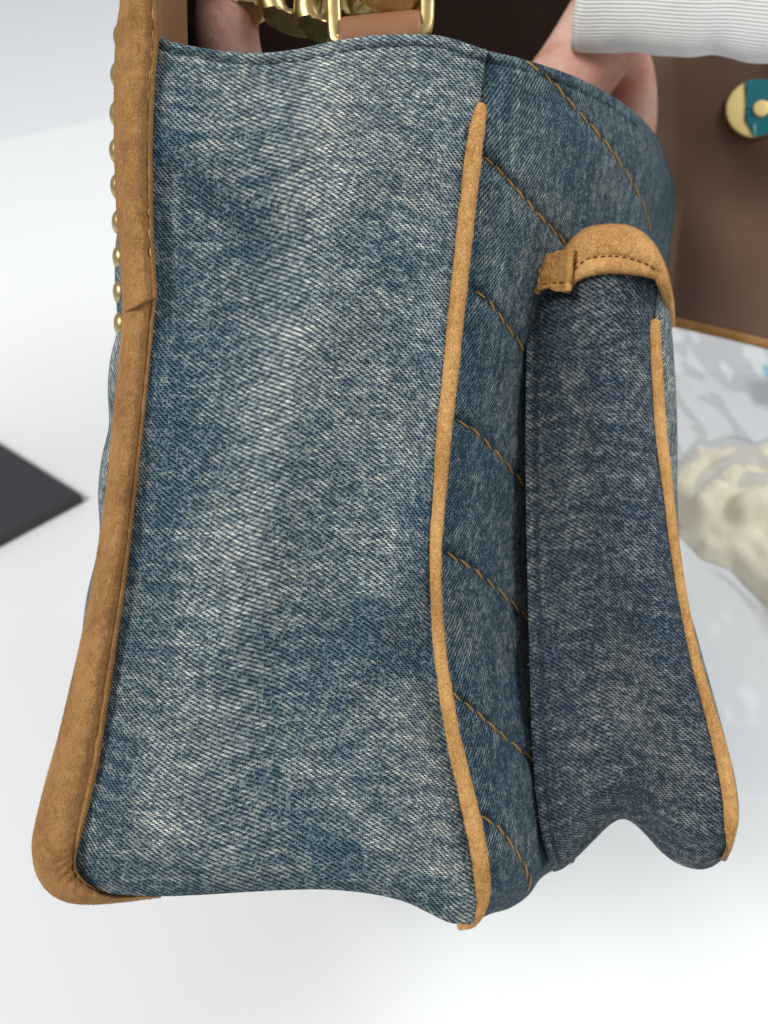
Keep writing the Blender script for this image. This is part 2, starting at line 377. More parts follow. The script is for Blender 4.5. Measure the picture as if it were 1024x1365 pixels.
# gusset: the side panel facing the camera
gl = [(195, 44)]+[(x-9, y) for x, y in BR[3:-5]]+[(99, 1166)]
gr = [(650, 68), (643, 110)]+PIPE[1:-2]+[(628, 1232)]
gb = [(99, 1166), (140, 1189), (200, 1195), (260, 1194), (330, 1190), (400, 1187), (450, 1188), (500, 1194), (540, 1204), (570, 1218), (600, 1232), (628, 1234)]
nu, nv = 170, 330
pp = coons(TOP, gb, gl, gr, nu, nv); px, py = pp[..., 0], pp[..., 1]
dn = [[.2015, .2020, .2060, .2040, .2010],
      [.2010, .2005, .1985, .1985, .2000],
      [.2010, .2030, .1985, .1965, .1995],
      [.2010, .2010, .1960, .1975, .2000],
      [.2010, .1985, .1960, .1985, .2015],
      [.2010, .1970, .1985, .1985, .2020],
      [.2010, .1970, .1970, .1960, .2010],
      [.2010, .1990, .1985, .1985, .2000]]
d = bic(dn, nu, nv)[..., 0]
d += .0019*fbm(px/95+py/260, py/210-px/420, 5, 2)+.00022*fbm(px/26, py/34, 8, 2)
for a, b, wd, h in (((430, 120), (300, 830), 60, -.0016), ((600, 300), (520, 560), 40, .0008), ((230, 240), (330, 330), 30, .0011), ((560, 880), (430, 850), 34, .0010), ((400, 960), (520, 1110), 40, -.0009), ((250, 900), (220, 1100), 60, -.0012), ((560, 640), (500, 900), 45, -.0007)):
    d += 1.8*h*np.exp(-(seg_dist(px, py, [a, b])/wd)**2)
t = np.linspace(0, 1, nv)[:, None]; s = np.linspace(0, 1, nu)[None]
q = np.clip((t-.962)/.038, 0, 1); d += .0045*(1-np.sqrt(1-.98*q*q))*np.clip(.25+s*4, 0, 1)
q = np.clip((s-.955)/.045, 0, 1); d += .0026*q*q          # rolls in under the piping
hem = seg_dist(px, py, TOP)
d += -.0007*np.exp(-((hem-6)/5.5)**2)+.0009*np.exp(-((hem-15)/3.0)**2)-.0004*np.exp(-((hem-23)/6)**2)
d += .0012*np.clip(1-hem/2.5, 0, 1)
WEAR_TONES = [([(500, 70), (330, 120)], 70, .16), ([(590, 160), (560, 400)], 45, .16), ([(440, 90), (432, 250), (400, 420), (360, 560), (330, 680), (295, 800)], 34, .34),
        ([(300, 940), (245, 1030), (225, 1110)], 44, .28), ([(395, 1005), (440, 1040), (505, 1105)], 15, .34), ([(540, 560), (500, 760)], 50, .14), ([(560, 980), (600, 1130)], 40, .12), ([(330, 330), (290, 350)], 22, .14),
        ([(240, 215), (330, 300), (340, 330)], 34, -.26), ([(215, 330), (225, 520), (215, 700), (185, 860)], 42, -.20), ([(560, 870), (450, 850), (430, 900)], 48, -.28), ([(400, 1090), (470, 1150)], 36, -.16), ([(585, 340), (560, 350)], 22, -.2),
        ([(120, 1170), (300, 1200), (560, 1215)], 30, -.22), ([(560, 760), (575, 640)], 26, -.15), ([(440, 640), (430, 720)], 24, -.12), ([(160, 1000), (140, 1100)], 34, -.15), ([(350, 880), (360, 960)], 26, -.12)]  # first entry here darkens the strip along the bottom edge
wx, wy = px+16*fbm(px/50, py/50, 101, 3), py+16*fbm(px/50+9, py/50, 102, 3); wear_tone = np.zeros_like(px)
for pl_, wd, a_ in WEAR_TONES: wear_tone += (1.1*a_ if a_ < 0 else .8*a_)*np.exp(-(seg_dist(wx, wy, pl_)/wd)**2)
gusset = grid('gusset', wrap(P(px, py, d), px, py, d), bag, M['gusset'], uv_from=wrap(soften(P(px, py, d)), px, py, d, flat=True), wear_tone=np.pad(wear_tone, ((5, 12), (0, 0)), 'edge'))
gtree = bvh(gusset)
stitches(gusset, gtree, [(x, y+15) for x, y in TOP[1:]], M['navy_thread'], 23, .6, .00032)

# suede binding along the left edge, two lengths that overlap
prof_s = np.array([.10, .02, 0, .05, .14, .26, .40, .54, .66, .75, .81, .85, .90, .95, .99, 1.0])
prof_d = np.array([.2160, .2100, .2062, .2020, .1988, .1968, .1958, .1957, .1961, .1969, .1982, .1983, .1977, .1983, .1996, .2030])
def binding(t0, t1, name, raise_=0.0, n=300, lip=False):
    L, R = curve(BL, 900), curve(BR, 900); k = np.linspace(t0*899, t1*899, n)
    I = lambda A: np.stack([np.interp(k, np.arange(900), A[:, j]) for j in (0, 1)], 1)
    l, r = I(L), I(R); s_ = np.linspace(0, 1, 40); ss = np.interp(s_, np.linspace(0, 1, len(prof_s)), prof_s); dd = np.interp(s_, np.linspace(0, 1, len(prof_s)), prof_d)
    # smooth the profile a little
    for _ in range(2): dd[1:-1] = (dd[:-2]+2*dd[1:-1]+dd[2:])/4
    pts = l[:, None]*(1-ss[None, :, None])+r[:, None]*ss[None, :, None]
    D = np.repeat(dd[None], n, 0)-raise_*np.exp(-((ss-.45)/.58)**6)[None]
    D += .00035*fbm(pts[..., 0]/16, pts[..., 1]/30, 21, 3)+.0003*fbm(pts[..., 0]/200, pts[..., 1]/70, 22, 2)
    cw = ((ss > .68) & (ss < .84))[None]*1.0; D += cw*.0002*(np.sin(pts[..., 1]/6.5)*.4+fbm(pts[..., 1]/14, pts[..., 0]/40, 4, 2)*.6)
    # creases where the leather turns the corner
    cr = np.clip((pts[..., 1]-1110)/60, 0, 1); ang = np.arctan2(pts[..., 1]-1130, pts[..., 0]-115)
    D += cr*.00055*np.sin(ang*26+2.5*fbm(pts[..., 0]/22, pts[..., 1]/22, 9, 2))*np.clip((ss-.15)*2, 0, 1)[None]
    tk = np.clip((pts[..., 0]-105)/70, 0, 1)*np.clip((pts[..., 1]-1150)/30, 0, 1); D += .013*tk     # tucks under the base
    if lip:      # the free end of the upper length
        e = np.arange(n)[::-1]; D += (.0019*np.exp(-(e/.7)**2))[:, None]
        D -= (.0007*np.exp(-(e/22.0)**2))[:, None]; pts[..., 1] += (np.exp(-(e/10.0)**2)*2.5)[:, None]*((ss-.4)*1.5)[None]
    return grid(name, P(pts[..., 0], pts[..., 1], D), bag, M['suede'])
tl = curve(BL, 900); tcut = np.argmin(np.abs(tl[:500, 1]-420))/899
b1 = binding(0, tcut, 'suede_binding', .0015, 230, True)
b2 = binding(tcut-.012, 1, 'suede_binding', 0, 330)
btree = bvh(b1)
stitches(b1, btree, [(203, 6), (204, 40), (200, 90), (197, 140)], M['tan_thread'], 25, .45, .00042)
stitches(b1, btree, [(198, 270), (199, 310), (202, 350)], M['tan_thread'], 27, .4, .0004)

# front panel: quilted denim swelling out behind the binding
ys = [-70, 0, 300, 330, 380, 430, 445, 470, 500, 530, 560, 575, 600, 640, 670, 695, 715, 750, 790, 825, 850, 875, 900, 1000, 1100, 1150, 1185]
xs = [170, 168, 158, 153, 153, 157, 156, 148, 144, 143.5, 146, 145, 137, 131, 130.5, 133, 133, 127, 116, 111, 109.5, 111, 106, 85, 66, 74, 100]
yy = np.linspace(-70, 1150, 260); sil = np.interp(yy, ys, xs); k5 = np.ones(7)/7; sil = np.convolve(np.pad(sil, 3, 'edge'), k5, 'valid')
bl = curve(BL[:-5], 900); mid = np.interp(yy, bl[:, 1], bl[:, 0])
cols = [P(mid+28, yy, np.full(260, .2062)), P(np.minimum(mid+6, sil+14), yy, np.full(260, .2082)), P(sil+2, yy, np.full(260, .2125)), P(sil, yy, np.full(260, .2165))]
for i, dz in enumerate(np.linspace(.006, .17, 22)):
    bu = .0022*np.sin(np.linspace(0, 9, 260)+i*.9)
    cols.append(cols[3]+FWD*dz+UPV*dz*.29+np.array([1., 0, 0])*(.004*(dz/.17)+bu*min(1, i/3))[:, None])
fp = grid('front_panel', np.stack(cols, 1), bag, M['front'], flip=True, thick=.0015, offset=-1.0)
# dome studs on the front panel, seen edge on
def stud_mesh():
    V, F, n = [], [], 20; pr = [(1.0, -.06), (1.0, .06), (.93, .20), (.80, .34), (.60, .46), (.34, .54)]
    for r, z in pr:
        for i in range(n): V.append((r*math.cos(2*math.pi*i/n), r*math.sin(2*math.pi*i/n), z))
    for j in range(len(pr)-1):
        for i in range(n): F.append([j*n+i, j*n+(i+1) % n, (j+1)*n+(i+1) % n, (j+1)*n+i])
    V.append((0, 0, .57)); F += [[5*n+i, 5*n+(i+1) % n, len(V)-1] for i in range(n)]
    me = bpy.data.meshes.new('stud'); me.from_pydata(V, [], F); me.polygons.foreach_set('use_smooth', [True]*len(F)); me.materials.append(M['gold']); return me
sm = stud_mesh()
for y, x in ((50, 149.5), (101, 145.5), (153, 144.5), (202, 144), (249, 145.5), (296, 147.5), (344, 148.5), (390, 149), (432, 150)):
    o = bpy.data.objects.new('stud', sm); C.objects.link(o); o.parent = fp
    n = Vector((-1, 0, 0)) + Vector(-FWD)*.28+Vector(UPV)*random.uniform(-.08, .08); p = P(np.array(x+12.2), np.array(float(y)), np.array(.2135))
    o.matrix_local = Matrix.Translation(Vector(p-base)) @ n.to_track_quat('Z', 'Y').to_matrix().to_4x4() @ Matrix.Diagonal((.0031, .0031, .0034, 1))

# back panel with chevron quilting, beyond the piping
Q = [[(700, 83), (722, 97), (745, 120), (775, 155), (810, 195), (840, 240), (858, 275), (868, 312)],
     [(642, 208), (660, 222), (690, 255), (720, 290), (757, 329)],
     [(630, 388), (650, 400), (675, 435), (699, 468)],
     [(606, 560), (630, 573), (660, 603), (700, 648)],
     [(593, 737), (625, 755), (670, 793), (709, 830)],
     [(600, 922), (640, 955), (680, 990), (713, 1014)],
     [(640, 1088), (665, 1105), (690, 1140), (705, 1172), (702, 1192), (694, 1208)]]
bt = [(650, 68), (700, 80), (760, 100), (815, 128), (855, 158), (880, 190), (884, 205)]
br_ = [(884, 205), (900, 255), (897, 310), (885, 380), (845, 450), (805, 560), (785, 700), (780, 850), (785, 1000), (775, 1120), (765, 1150)]
bbm = [(632, 1234), (655, 1221), (682, 1212), (706, 1195), (722, 1172), (740, 1160), (765, 1150)]
nu, nv = 130, 330
pp = coons(bt, bbm, gr, br_, nu, nv); px, py = pp[..., 0], pp[..., 1]
dn = [[.2040, .215, .236, .262, .300],
      [.2025, .214, .236, .266, .315],
      [.2020, .213, .238, .264, .300],
      [.2020, .215, .241, .262, .284],
      [.2025, .214, .237, .258, .275],
      [.2035, .214, .235, .255, .270],
      [.2040, .214, .234, .253, .268],
      [.2030, .212, .229, .246, .262],
      [.2030, .210, .225, .242, .256]]
d = bic(dn, nu, nv)[..., 0]
d += .0006*fbm(px/60, py/70, 31, 2)
for ql in Q:
    ds = seg_dist(px, py, ql); d += .0019*np.exp(-(ds/6.0)**2)-.0011*np.exp(-((ds-24)/15)**2)
t = np.linspace(0, 1, nv)[:, None]; s = np.linspace(0, 1, nu)[None]
q = np.clip((t-.955)/.045, 0, 1); d += .012*(1-np.sqrt(1-.98*q*q))
q = np.clip(1-s/.05, 0, 1); d += .0020*q*q
q = np.clip((s-.86)/.14, 0, 1)*np.clip(1-(t-.34)/.05, 0, 1); d += .075*(1-np.sqrt(1-.98*q*q))
hem = seg_dist(px, py, bt); d += -.0006*np.exp(-((hem-6)/5)**2)+.0008*np.exp(-((hem-14)/3.0)**2)
back_panel = grid('back_panel', wrap(P(px, py, d), px, py, d), bag, M['back'], uv_from=wrap(soften(P(px, py, d), 22), px, py, d, flat=True))
ptree = bvh(back_panel)
for i, ql in enumerate(Q): stitches(back_panel, ptree, ql, M['thread'], 21.5 if i else 24,   .84, .00062, .07, .00004, -.16)
stitches(back_panel, ptree, [(x, y+14) for x, y in bt[:-2]], M['navy_thread'], 21, .5, .00030)

# piping between gusset and back panel
c = curve(PIPE, 260); wpx = np.interp(c[:, 1], [139, 200, 420, 560, 700, 760, 830, 900, 1000, 1100, 1190, 1228, 1238], [10.0, 11, 11, 10.5, 9.0, 7.6, 8.2, 8.6, 10, 11.5, 11.0, 9.0, 4.0])
dd = np.interp(np.arange(260), [0, 8, 236, 250, 259], [.2035, .2003, .2000, .2045, .2160])
pip = tube('suede_piping', P(c[:, 0], c[:, 1], dd), wpx*.2/FPX, bag, M['suede_pale'], 18, 1.0, True, .08)

# ---- back pocket -----------------------------------------------------------
pocket = None
PP = [(872, 424), (871, 440), (872, 480), (877, 560), (886, 640), (897, 730), (908, 800), (922, 870), (938, 930), (952, 980), (964, 1030), (971, 1080), (970, 1120), (962, 1147)]
pt = [(706, 386), (735, 378), (760, 366), (790, 352), (830, 348), (865, 356), (879, 370)]
pl = [(706, 386), (703, 450), (701, 540), (701, 640), (703, 760), (706, 880), (709, 980), (715, 1060), (724, 1120), (738, 1163)]
pr_ = [(879, 370), (874, 405)]+PP[1:]
pb = [(738, 1163), (752, 1157), (770, 1142), (793, 1119), (814, 1099), (830, 1092), (845, 1098), (862, 1114), (882, 1136), (905, 1152), (930, 1159), (948, 1156), (962, 1147)]
nu, nv = 130, 290
pp = coons(pt, pb, pl, pr_, nu, nv); px, py = pp[..., 0], pp[..., 1]
dn = [[.2275, .2300, .2215, .2170, .2160, .2175, .2200],
      [.2280, .2310, .2270, .2185, .2165, .2180, .2210],
      [.2285, .2312, .2300, .2210, .2175, .2185, .2210],
      [.2290, .2310, .2300, .2240, .2190, .2180, .2200],
      [.2290, .2305, .2280, .2240, .2195, .2165, .2180],
      [.2285, .2290, .2270, .2240, .2200, .2160, .2160],
      [.2280, .2270, .2255, .2240, .2215, .2160, .2140],
      [.2265, .2260, .2255, .2260, .2230, .2155, .2130]]
d = bic(dn, nu, nv)[..., 0]
d += .0007*fbm(px/55, py/120, 41, 2)+.0002*fbm(px/24, py/28, 43, 2)
s = np.linspace(0, 1, nu)[None]; t = np.linspace(0, 1, nv)[:, None]
q = np.clip((s-.94)/.06, 0, 1); d += .0022*q*q
q = np.clip((t-.945)/.055, 0, 1); d += .012*(1-np.sqrt(1-.98*q*q))
SE = [(718, 395), (716, 540), (716, 640), (718, 760), (721, 880), (724, 980), (728, 1060), (735, 1115), (746, 1153)]
d += .0011*np.exp(-(seg_dist(px, py, SE)/3.6)**2)-.0009*np.exp(-(seg_dist(px, py, [(x-8, y) for x, y in SE])/5.0)**2)+.0003*fbm(px/7, py/9, 47, 2)*np.exp(-(seg_dist(px, py, SE)/14)**2)
wear_tone = np.zeros_like(px); wx = px+10*fbm(px/40, py/40, 103, 3)
for pl_, wd, a_ in (([(772, 395), (766, 560), (770, 700)], 9, .22), ([(880, 960), (905, 1090)], 26, .12), ([(830, 500), (845, 760)], 40, .10), ([(850, 880), (820, 980)], 30, .10), ([(735, 420), (735, 1100)], 16, -.12), ([(800, 1060), (850, 1050)], 26, -.12)):
    wear_tone += a_*np.exp(-(seg_dist(wx, py, pl_)/wd)**2)
pocket = grid('pocket_gusset', wrap(P(px, py, d), px, py, d, top=False, dir_=FWD*.022+UPV*.004), bag, M['pocket'], uv_from=wrap(soften(P(px, py, d)), px, py, d, top=False, dir_=FWD*.022+UPV*.004), wear_tone=np.pad(wear_tone, ((0, 12), (0, 0)), 'edge'))
ktree = bvh(pocket)
stitches(pocket, ktree, [(x+1, y) for x, y in SE], M['navy_thread'], 19, .70, .0008)
# piping on the pocket's outer edge
c = curve(PP, 220); wpx = np.interp(c[:, 1], [424, 480, 560, 700, 800, 930, 1000, 1080, 1147], [6.5, 8, 8, 7.2, 6.5, 8.0, 9.2, 9.3, 4.5])
c[:, 0] += wpx*.35; hd = np.interp(c[:, 1], [424, 560, 700, 850, 950, 1040, 1100, 1147], [.2205, .2210, .2208, .2190, .2172, .2150, .2140, .2175]); hd[-14:] += np.linspace(0, .005, 14)
pip2 = tube('suede_piping', P(c[:, 0], c[:, 1], hd), wpx*.219/FPX, bag, M['suede_pale'], 16, 1.0, True, .05)
# pocket front, running back from the piping
ys = [368, 400, 420, 450, 490, 530, 560, 600, 640, 680, 705, 735, 770, 800, 825, 850, 900, 950, 1000, 1030, 1060, 1085, 1105, 1130, 1148]
xs = [880, 889, 894, 897, 899.5, 902, 903, 903.5, 903, 903.5, 905, 905.5, 906, 912, 923, 930, 944, 958, 971, 979, 984, 986, 984, 976, 964]
yy = np.linspace(368, 1148, 220); sil = np.interp(yy, ys, xs); sil = np.convolve(np.pad(sil, 4, 'edge'), np.ones(9)/9, 'valid')
ppc = curve(pr_, 800); mid = np.interp(yy, ppc[:, 1], ppc[:, 0]); dm = np.interp(yy, [368, 560, 850, 1040, 1148], [.2215, .2220, .2200, .2160, .2150])
cols = [P(mid+1, yy, dm+.001), P(mid*.45+sil*.55, yy, dm+.0045), P(sil-.6, yy, dm+.011), P(sil, yy, dm+.016)]
for i, dz in enumerate(np.linspace(.006, .12, 16)):
    bu = .0012*np.sin(np.linspace(0, 13, 220)+i*.7)
    cols.append(cols[3]+FWD*dz+UPV*dz*.12-np.array([1., 0, 0])*(.05*dz+bu*min(1, i/3))[:, None])
pf = grid('pocket_front', np.stack(cols, 1), bag, M['front'])

# suede top trim of the pocket: an arch over its mouth
inn = [(757, 391), (759, 383), (769, 371), (791, 363), (816, 360), (845, 362), (866, 366), (876, 370), (883, 386), (888, 404), (892, 428)]
out = [(757, 334), (764, 323), (783, 308), (810, 303), (836, 305), (855, 314), (870, 330), (882, 354), (889, 378), (894, 404), (895.5, 436)]
nI = 150; a, b = curve(inn, nI), curve(out, nI)
pd = np.interp(np.linspace(0, 1, nI), [0, .10, .2, .4, .6, .74, .85, 1], [.2240, .2195, .2160, .2140, .2140, .2175, .2290, .2480])
cs = [(.00, .0020), (.0, .0004), (.02, -.0004), (.07, -.0008), (.16, -.0008), (.27, -.0003), (.33, .0006), (.37, .0004), (.45, -.0003), (.60, -.0006), (.76, -.0003), (.88, .0006), (.96, .0028), (1.0, .0060), (.99, .0100), (.90, .0120)]
cs = np.array(cs); kk = np.linspace(0, len(cs)-1, 44); cs = np.stack([np.interp(kk, np.arange(len(cs)), cs[:, j]) for j in (0, 1)], 1)
pts = a[:, None]*(1-cs[None, :, :1])+b[:, None]*cs[None, :, :1]
D = pd[:, None]+cs[None, :, 1]+.00030*fbm(pts[..., 0]/12, pts[..., 1]/12, 51, 3)
trim = grid('pocket_trim', P(pts[..., 0], pts[..., 1], D), bag, M['suede_pale'], flip=True, thick=.0008)
ttree = bvh(trim)
stitches(trim, ttree, [(766, 362), (772, 354), (786, 345), (816, 342), (838, 345), (862, 353), (873, 361)], M['brown_thread'], 9.5, .66, .0005, .12)
# the trim's flat end, sewn to the back panel
tt = [(717, 336), (731, 339), (745, 339), (766, 330)]; tbm = [(705, 388), (715, 392), (728, 386), (744, 387), (756, 391), (762, 388)]
pp = coons(tt, tbm, [(717, 336), (711, 358), (705, 388)], [(766, 330), (764, 360), (762, 388)], 60, 60); px, py = pp[..., 0], pp[..., 1]
s = np.linspace(0, 1, 60)[None]; d = np.interp(s[0], [0, .35, .7, 1], [.2265, .2250, .2235, .2165])[None]+.0003*fbm(px/9, py/11, 61, 3)
py = py+.45*fbm(px/5, py/40, 63, 2)*np.clip((py-375)/15, 0, 1)
d = d+.0009*np.exp(-((px-721+(py-360)*.15)/3)**2)+.0009*np.exp(-((px-737)/2.5)**2)+.0008*np.exp(-((py-378)/3)**2)
te = grid('trim_end', P(px, py, d), bag, M['suede_raw'], thick=.0016, offset=1.0)
etree = bvh(te)
stitches(te, etree, [(724, 342), (721, 360), (719, 380)], M['tan_thread'], 12, .6, .00055, .1, .0003)
stitches(te, etree, [(738, 344), (736, 375)], M['tan_thread'], 16, .5, .0004, .1)
stitches(te, etree, [(722, 379), (756, 376)], M['brown_thread'], 11, .6, .0005, .1)

# lining: inside of the bag above the gusset's edge, its shade put into the colour
lp = np.array([(214, .2100), (226, .2250), (252, .2500), (294, .2850), (338, .340), (400, .372), (500, .378), (620, .366), (700, .360), (770, .368)])
lc = curve(np.c_[lp[:, 0], lp[:, 1]*2000], 80); yv = np.linspace(-230, 260, 20)
V = P(np.repeat(lc[None, :, 0], 20, 0), np.repeat(yv[:, None], 80, 1), np.repeat(lc[None, :, 1]/2000, 20, 0))
grid('lining', V, bag, M['lining'], thick=.001)
# tan leather facing just inside the binding
lc = curve(np.c_[[205, 214, 226, 238, 247, 246], np.array([.2055, .2065, .2110, .2180, .2260, .2300])*2000], 40); yv = np.linspace(-90, 150, 30)
V = P(lc[None, :, 0]+(yv[:, None]+90)*.02, np.repeat(yv[:, None], 40, 1), np.repeat(lc[None, :, 1]/2000, 30, 0))
grid('inner_facing', V, bag, M['inner'], thick=.0012)

# flap thrown open behind the bag: brown leather inside, suede edge, gold snap
fx = np.linspace(690, 1190, 70); edge = 428+(fx-890)*.215+.00016*(fx-890)**2
rows = []
for t in np.linspace(0, 1, 60):
    y = -260*(1-t)+edge*t
    dd = np.interp(fx, [690, 800, 900, 1030, 1190], [.374, .380, .380, .374, .366])+.030*(t-.5)**2*2+.0022*fbm(fx/120, np.full(70, t*3.1), 71, 2)-.016*np.clip((t-.72)/.28, 0, 1)**2
    rows.append(P(fx, y, dd))
V = np.array(rows); flap = grid('flap', V, bag, M['flap'], thick=.0022, offset=-1)
ed = V[-1]; tube('flap_edge', ed-FWD*.0004, .0022, flap, M['suede'], 12, .9)
ftree = bvh(flap)
h = shoot(ftree, 1006, 146); sc_, sn = np.array(h[0]), np.array(h[1]); sn = sn if sn@-FWD > 0 else -sn; sn = sn*.5-FWD*.5; sn /= np.linalg.norm(sn)
def disc(name, r, prof, parent, mat, centre, n=48, keep=None):
    z = Vector(sn); x = Vector((1, 0, 0)); x = (x-z*x.dot(z)).normalized(); y = z.cross(x); rot = np.array([x, y, z]); V = []
    for rr, zz in prof:
        aa = np.linspace(0, 2*math.pi, n, endpoint=False); lx, ly = rr*r*np.cos(aa), rr*r*np.sin(aa)
        if keep is not None: lx = np.maximum(lx, keep+.0002*np.sin(ly*500)+np.where(ly < -.005, (-ly-.005)*.45, 0))
        V.append(centre+lx[:, None]*rot[0]+ly[:, None]*rot[1]+zz*rot[2])
    o = grid(name, np.array(V), parent, mat, closed_u=True, caps=True); return o
snap = disc('snap_plate', .0125, [(1.0, -.0006), (1.0, .0006), (.985, .0011), (.96, .00128), (.94, .0013), (.92, .00131), (.5, .00132), (.05, .00133)], flap, M['gold_pale'], sc_)
disc('snap_film', .0124, [(1.0, .0012), (1.0, .0018), (.99, .0020), (.975, .0020), (.96, .0020), (.5, .0020), (.05, .0020)], flap, M['teal'], sc_, 64, -.0042)
disc('snap_rivet', .0036, [(1.0, .0016), (1.0, .0027), (.95, .0030), (.90, .00305), (.86, .00306), (.5, .00307), (.05, .00308)], flap, M['gold_pale'], sc_+np.array([1., 0, 0])*.0021-UPV*.0008)

# leather tab and gold ring for the strap at the gusset's top
def box_net(name, rowsP, parent, mat, thick): return grid(name, np.array(rowsP), parent, mat, thick=thick, offset=0)
tc = []
for t in np.linspace(0, 1, 24):
    ang = -.9+t*3.6; rr = .0042
    cy = 50; y0 = cy; dpt = .2145+rr*(1-math.sin(ang)*1.0); yo = -math.cos(ang)*rr/.2145*FPX
    tx = np.linspace(452, 561, 24); tc.append(P(tx, y0-(tx-452)*.10+yo*1.0+(8 if t < .05 else 0), np.full(24, dpt)))
tb_ = grid('leather_tab', np.array(tc[::-1]), bag, M['tab'], thick=.0016, offset=0, flip=True)
ring_px = [(448, 52), (446, 30), (444, -40), (452, -66), (480, -70), (540, -72), (562, -68), (569, -40), (569, 15), (567, 36), (560, 44), (530, 47), (480, 52), (455, 55)]
c = curve(ring_px+[ring_px[0]], 140)[:-1]; pth = P(c[:, 0], c[:, 1], np.full(len(c), .2175))
tan = np.roll(pth, -1, 0)-np.roll(pth, 1, 0); tan /= np.linalg.norm(tan, axis=1)[:, None]; bi = np.cross(tan, -FWD); aa = np.linspace(0, 2*math.pi, 16, endpoint=False)
sq = lambda v: np.sign(v)*np.abs(v)**.55
V = pth[:, None]+.0019*(sq(np.cos(aa))[None, :, None]*-FWD[None, None]*.9+sq(np.sin(aa))[None, :, None]*bi[:, None])
ring = grid('strap_ring', V, bag, M['gold'], closed_u=True, closed_v=True, flip=True)

# chain strap: slanting links with planed ends
def link_mesh():
    n, m = 44, 16; V = []
    for i in range(n):
        a = 2*math.pi*i/n; cx, cy = .0125*math.cos(a), .0068*math.sin(a)
        tx, ty = -.0125*math.sin(a), .0068*math.cos(a); l = math.hypot(tx, ty); nx, ny = ty/l, -tx/l
        for j in range(m):
            b = 2*math.pi*j/m; r = .0034
            x, y, z = cx+nx*r*math.cos(b), cy+ny*r*math.cos(b), r*math.sin(b)
            z += .0026*math.sin(2*a)
            e = x*.86-z*.5                                              # planed slantwise at both ends
            if e < -.0112: x += (-.0112-e)*.86; z -= (-.0112-e)*.5
            if e > .0112: x -= (e-.0112)*.86; z += (e-.0112)*.5
            V.append((x, y, z))
    F = [[i*m+j, ((i+1) % n)*m+j, ((i+1) % n)*m+(j+1) % m, i*m+(j+1) % m] for i in range(n) for j in range(m)]
    me = bpy.data.meshes.new('chain_link'); me.from_pydata(V, [], F); me.update(); me.polygons.foreach_set('use_smooth', [True]*len(F)); me.materials.append(M['gold'])
    me.set_sharp_from_angle(angle=math.radians(30)); return me
lm = link_mesh(); chain = empty('chain_strap', (0, 0, 0)); chain.parent = bag
XV = np.array([1., 0, 0])
for lx, ly, ld, sl in ((262, -44, .247, .35), (338, -42, .243, .45), (412, -26, .238, .5), (462, -14, .231, .55), (508, -20, .224, .6), (540, -62, .219, .5)):
    p = P(np.array(float(lx)), np.array(float(ly)), np.array(ld))
    x = Vector(XV*sl+UPV*.85+FWD*.12).normalized(); z = Vector(XV*.62-FWD*.75); y = z.cross(x).normalized(); z = x.cross(y)
    o = bpy.data.objects.new('chain_link', lm); C.objects.link(o); o.parent = chain
    o.matrix_local = Matrix.Translation(Vector(p-base)) @ Matrix((x, y, z)).transposed().to_4x4() @ Matrix.Rotation(math.radians(random.uniform(-9, 9)), 4, 'X') @ Matrix.Scale(1.1, 4)

# nap: short loose fibres standing on the suede and the cut edges
def nap(parent, count, length, width, mat, lean=.45, seed=1, ymax=None):
    dg = bpy.context.evaluated_depsgraph_get(); dg.update(); e = parent.evaluated_get(dg); me0 = e.to_mesh(); me0.calc_loop_triangles()
    nt = len(me0.loop_triangles); ti = np.empty(nt*3, 'i'); me0.loop_triangles.foreach_get('vertices', ti); ti = ti.reshape(-1, 3)
    co = np.empty(len(me0.vertices)*3, 'f'); me0.vertices.foreach_get('co', co); co = co.reshape(-1, 3).astype(float); e.to_mesh_clear()
    A, B, D = co[ti[:, 0]], co[ti[:, 1]], co[ti[:, 2]]; nn = np.cross(B-A, D-A); ar = np.linalg.norm(nn, axis=1); nn /= ar[:, None]+1e-12
    nn = np.where((nn@-FWD)[:, None] < -.3, -nn, nn)
    r = np.random.default_rng(seed); f = r.choice(nt, count, p=ar/ar.sum()); u, v = r.random(count), r.random(count); fl = u+v > 1; u[fl], v[fl] = 1-u[fl], 1-v[fl]
    p = A[f]+u[:, None]*(B-A)[f]+v[:, None]*(D-A)[f]; n = nn[f]; rd = r.normal(size=(count, 3)); tg = rd-(rd*n).sum(1)[:, None]*n; tg /= np.linalg.norm(tg, axis=1)[:, None]
    L = length*r.uniform(.4, 1.3, count)[:, None]; sd = np.cross(n, tg)*width*.5; m_ = p+tg*L*.5+n*L*lean*.8; t_ = p+tg*L*r.uniform(.6, 1.0, count)[:, None]+n*L*lean*r.uniform(.5, 1.4, count)[:, None]
    p = p-n*length*.05; V = np.stack([p-sd, p+sd, m_+sd*.8, m_-sd*.8, t_], 1).reshape(-1, 3); k_ = np.arange(count)*5
    F = np.stack([k_, k_+1, k_+2, k_+3], 1).tolist()+np.stack([k_+3, k_+2, k_+4], 1).tolist()
    me = bpy.data.meshes.new('nap'); me.from_pydata(V.tolist(), [], F); me.update(); o = link('nap', me, parent, mat); o['kind'] = 'stuff'; return o
nap(b1, 5000, .00075, .00007, M['suede'], .3, 1); nap(b2, 9000, .00075, .00007, M['suede'], .3, 2)
nap(pip, 14000, .00070, .00007, M['suede_pale'], .35, 3); nap(pip2, 5000, .00055, .00006, M['suede_pale'], .35, 4)
nap(gusset, 2600, .0014, .00005, M['lint'], .5, 8); nap(back_panel, 1200, .0013, .00005, M['lint'], .5, 9); nap(pocket, 1200, .0013, .00005, M['lint'], .5, 10)
nap(trim, 12000, .00080, .00007, M['suede_pale'], .35, 5); nap(te, 1500, .0007, .00007, M['suede_raw'], .4, 6)

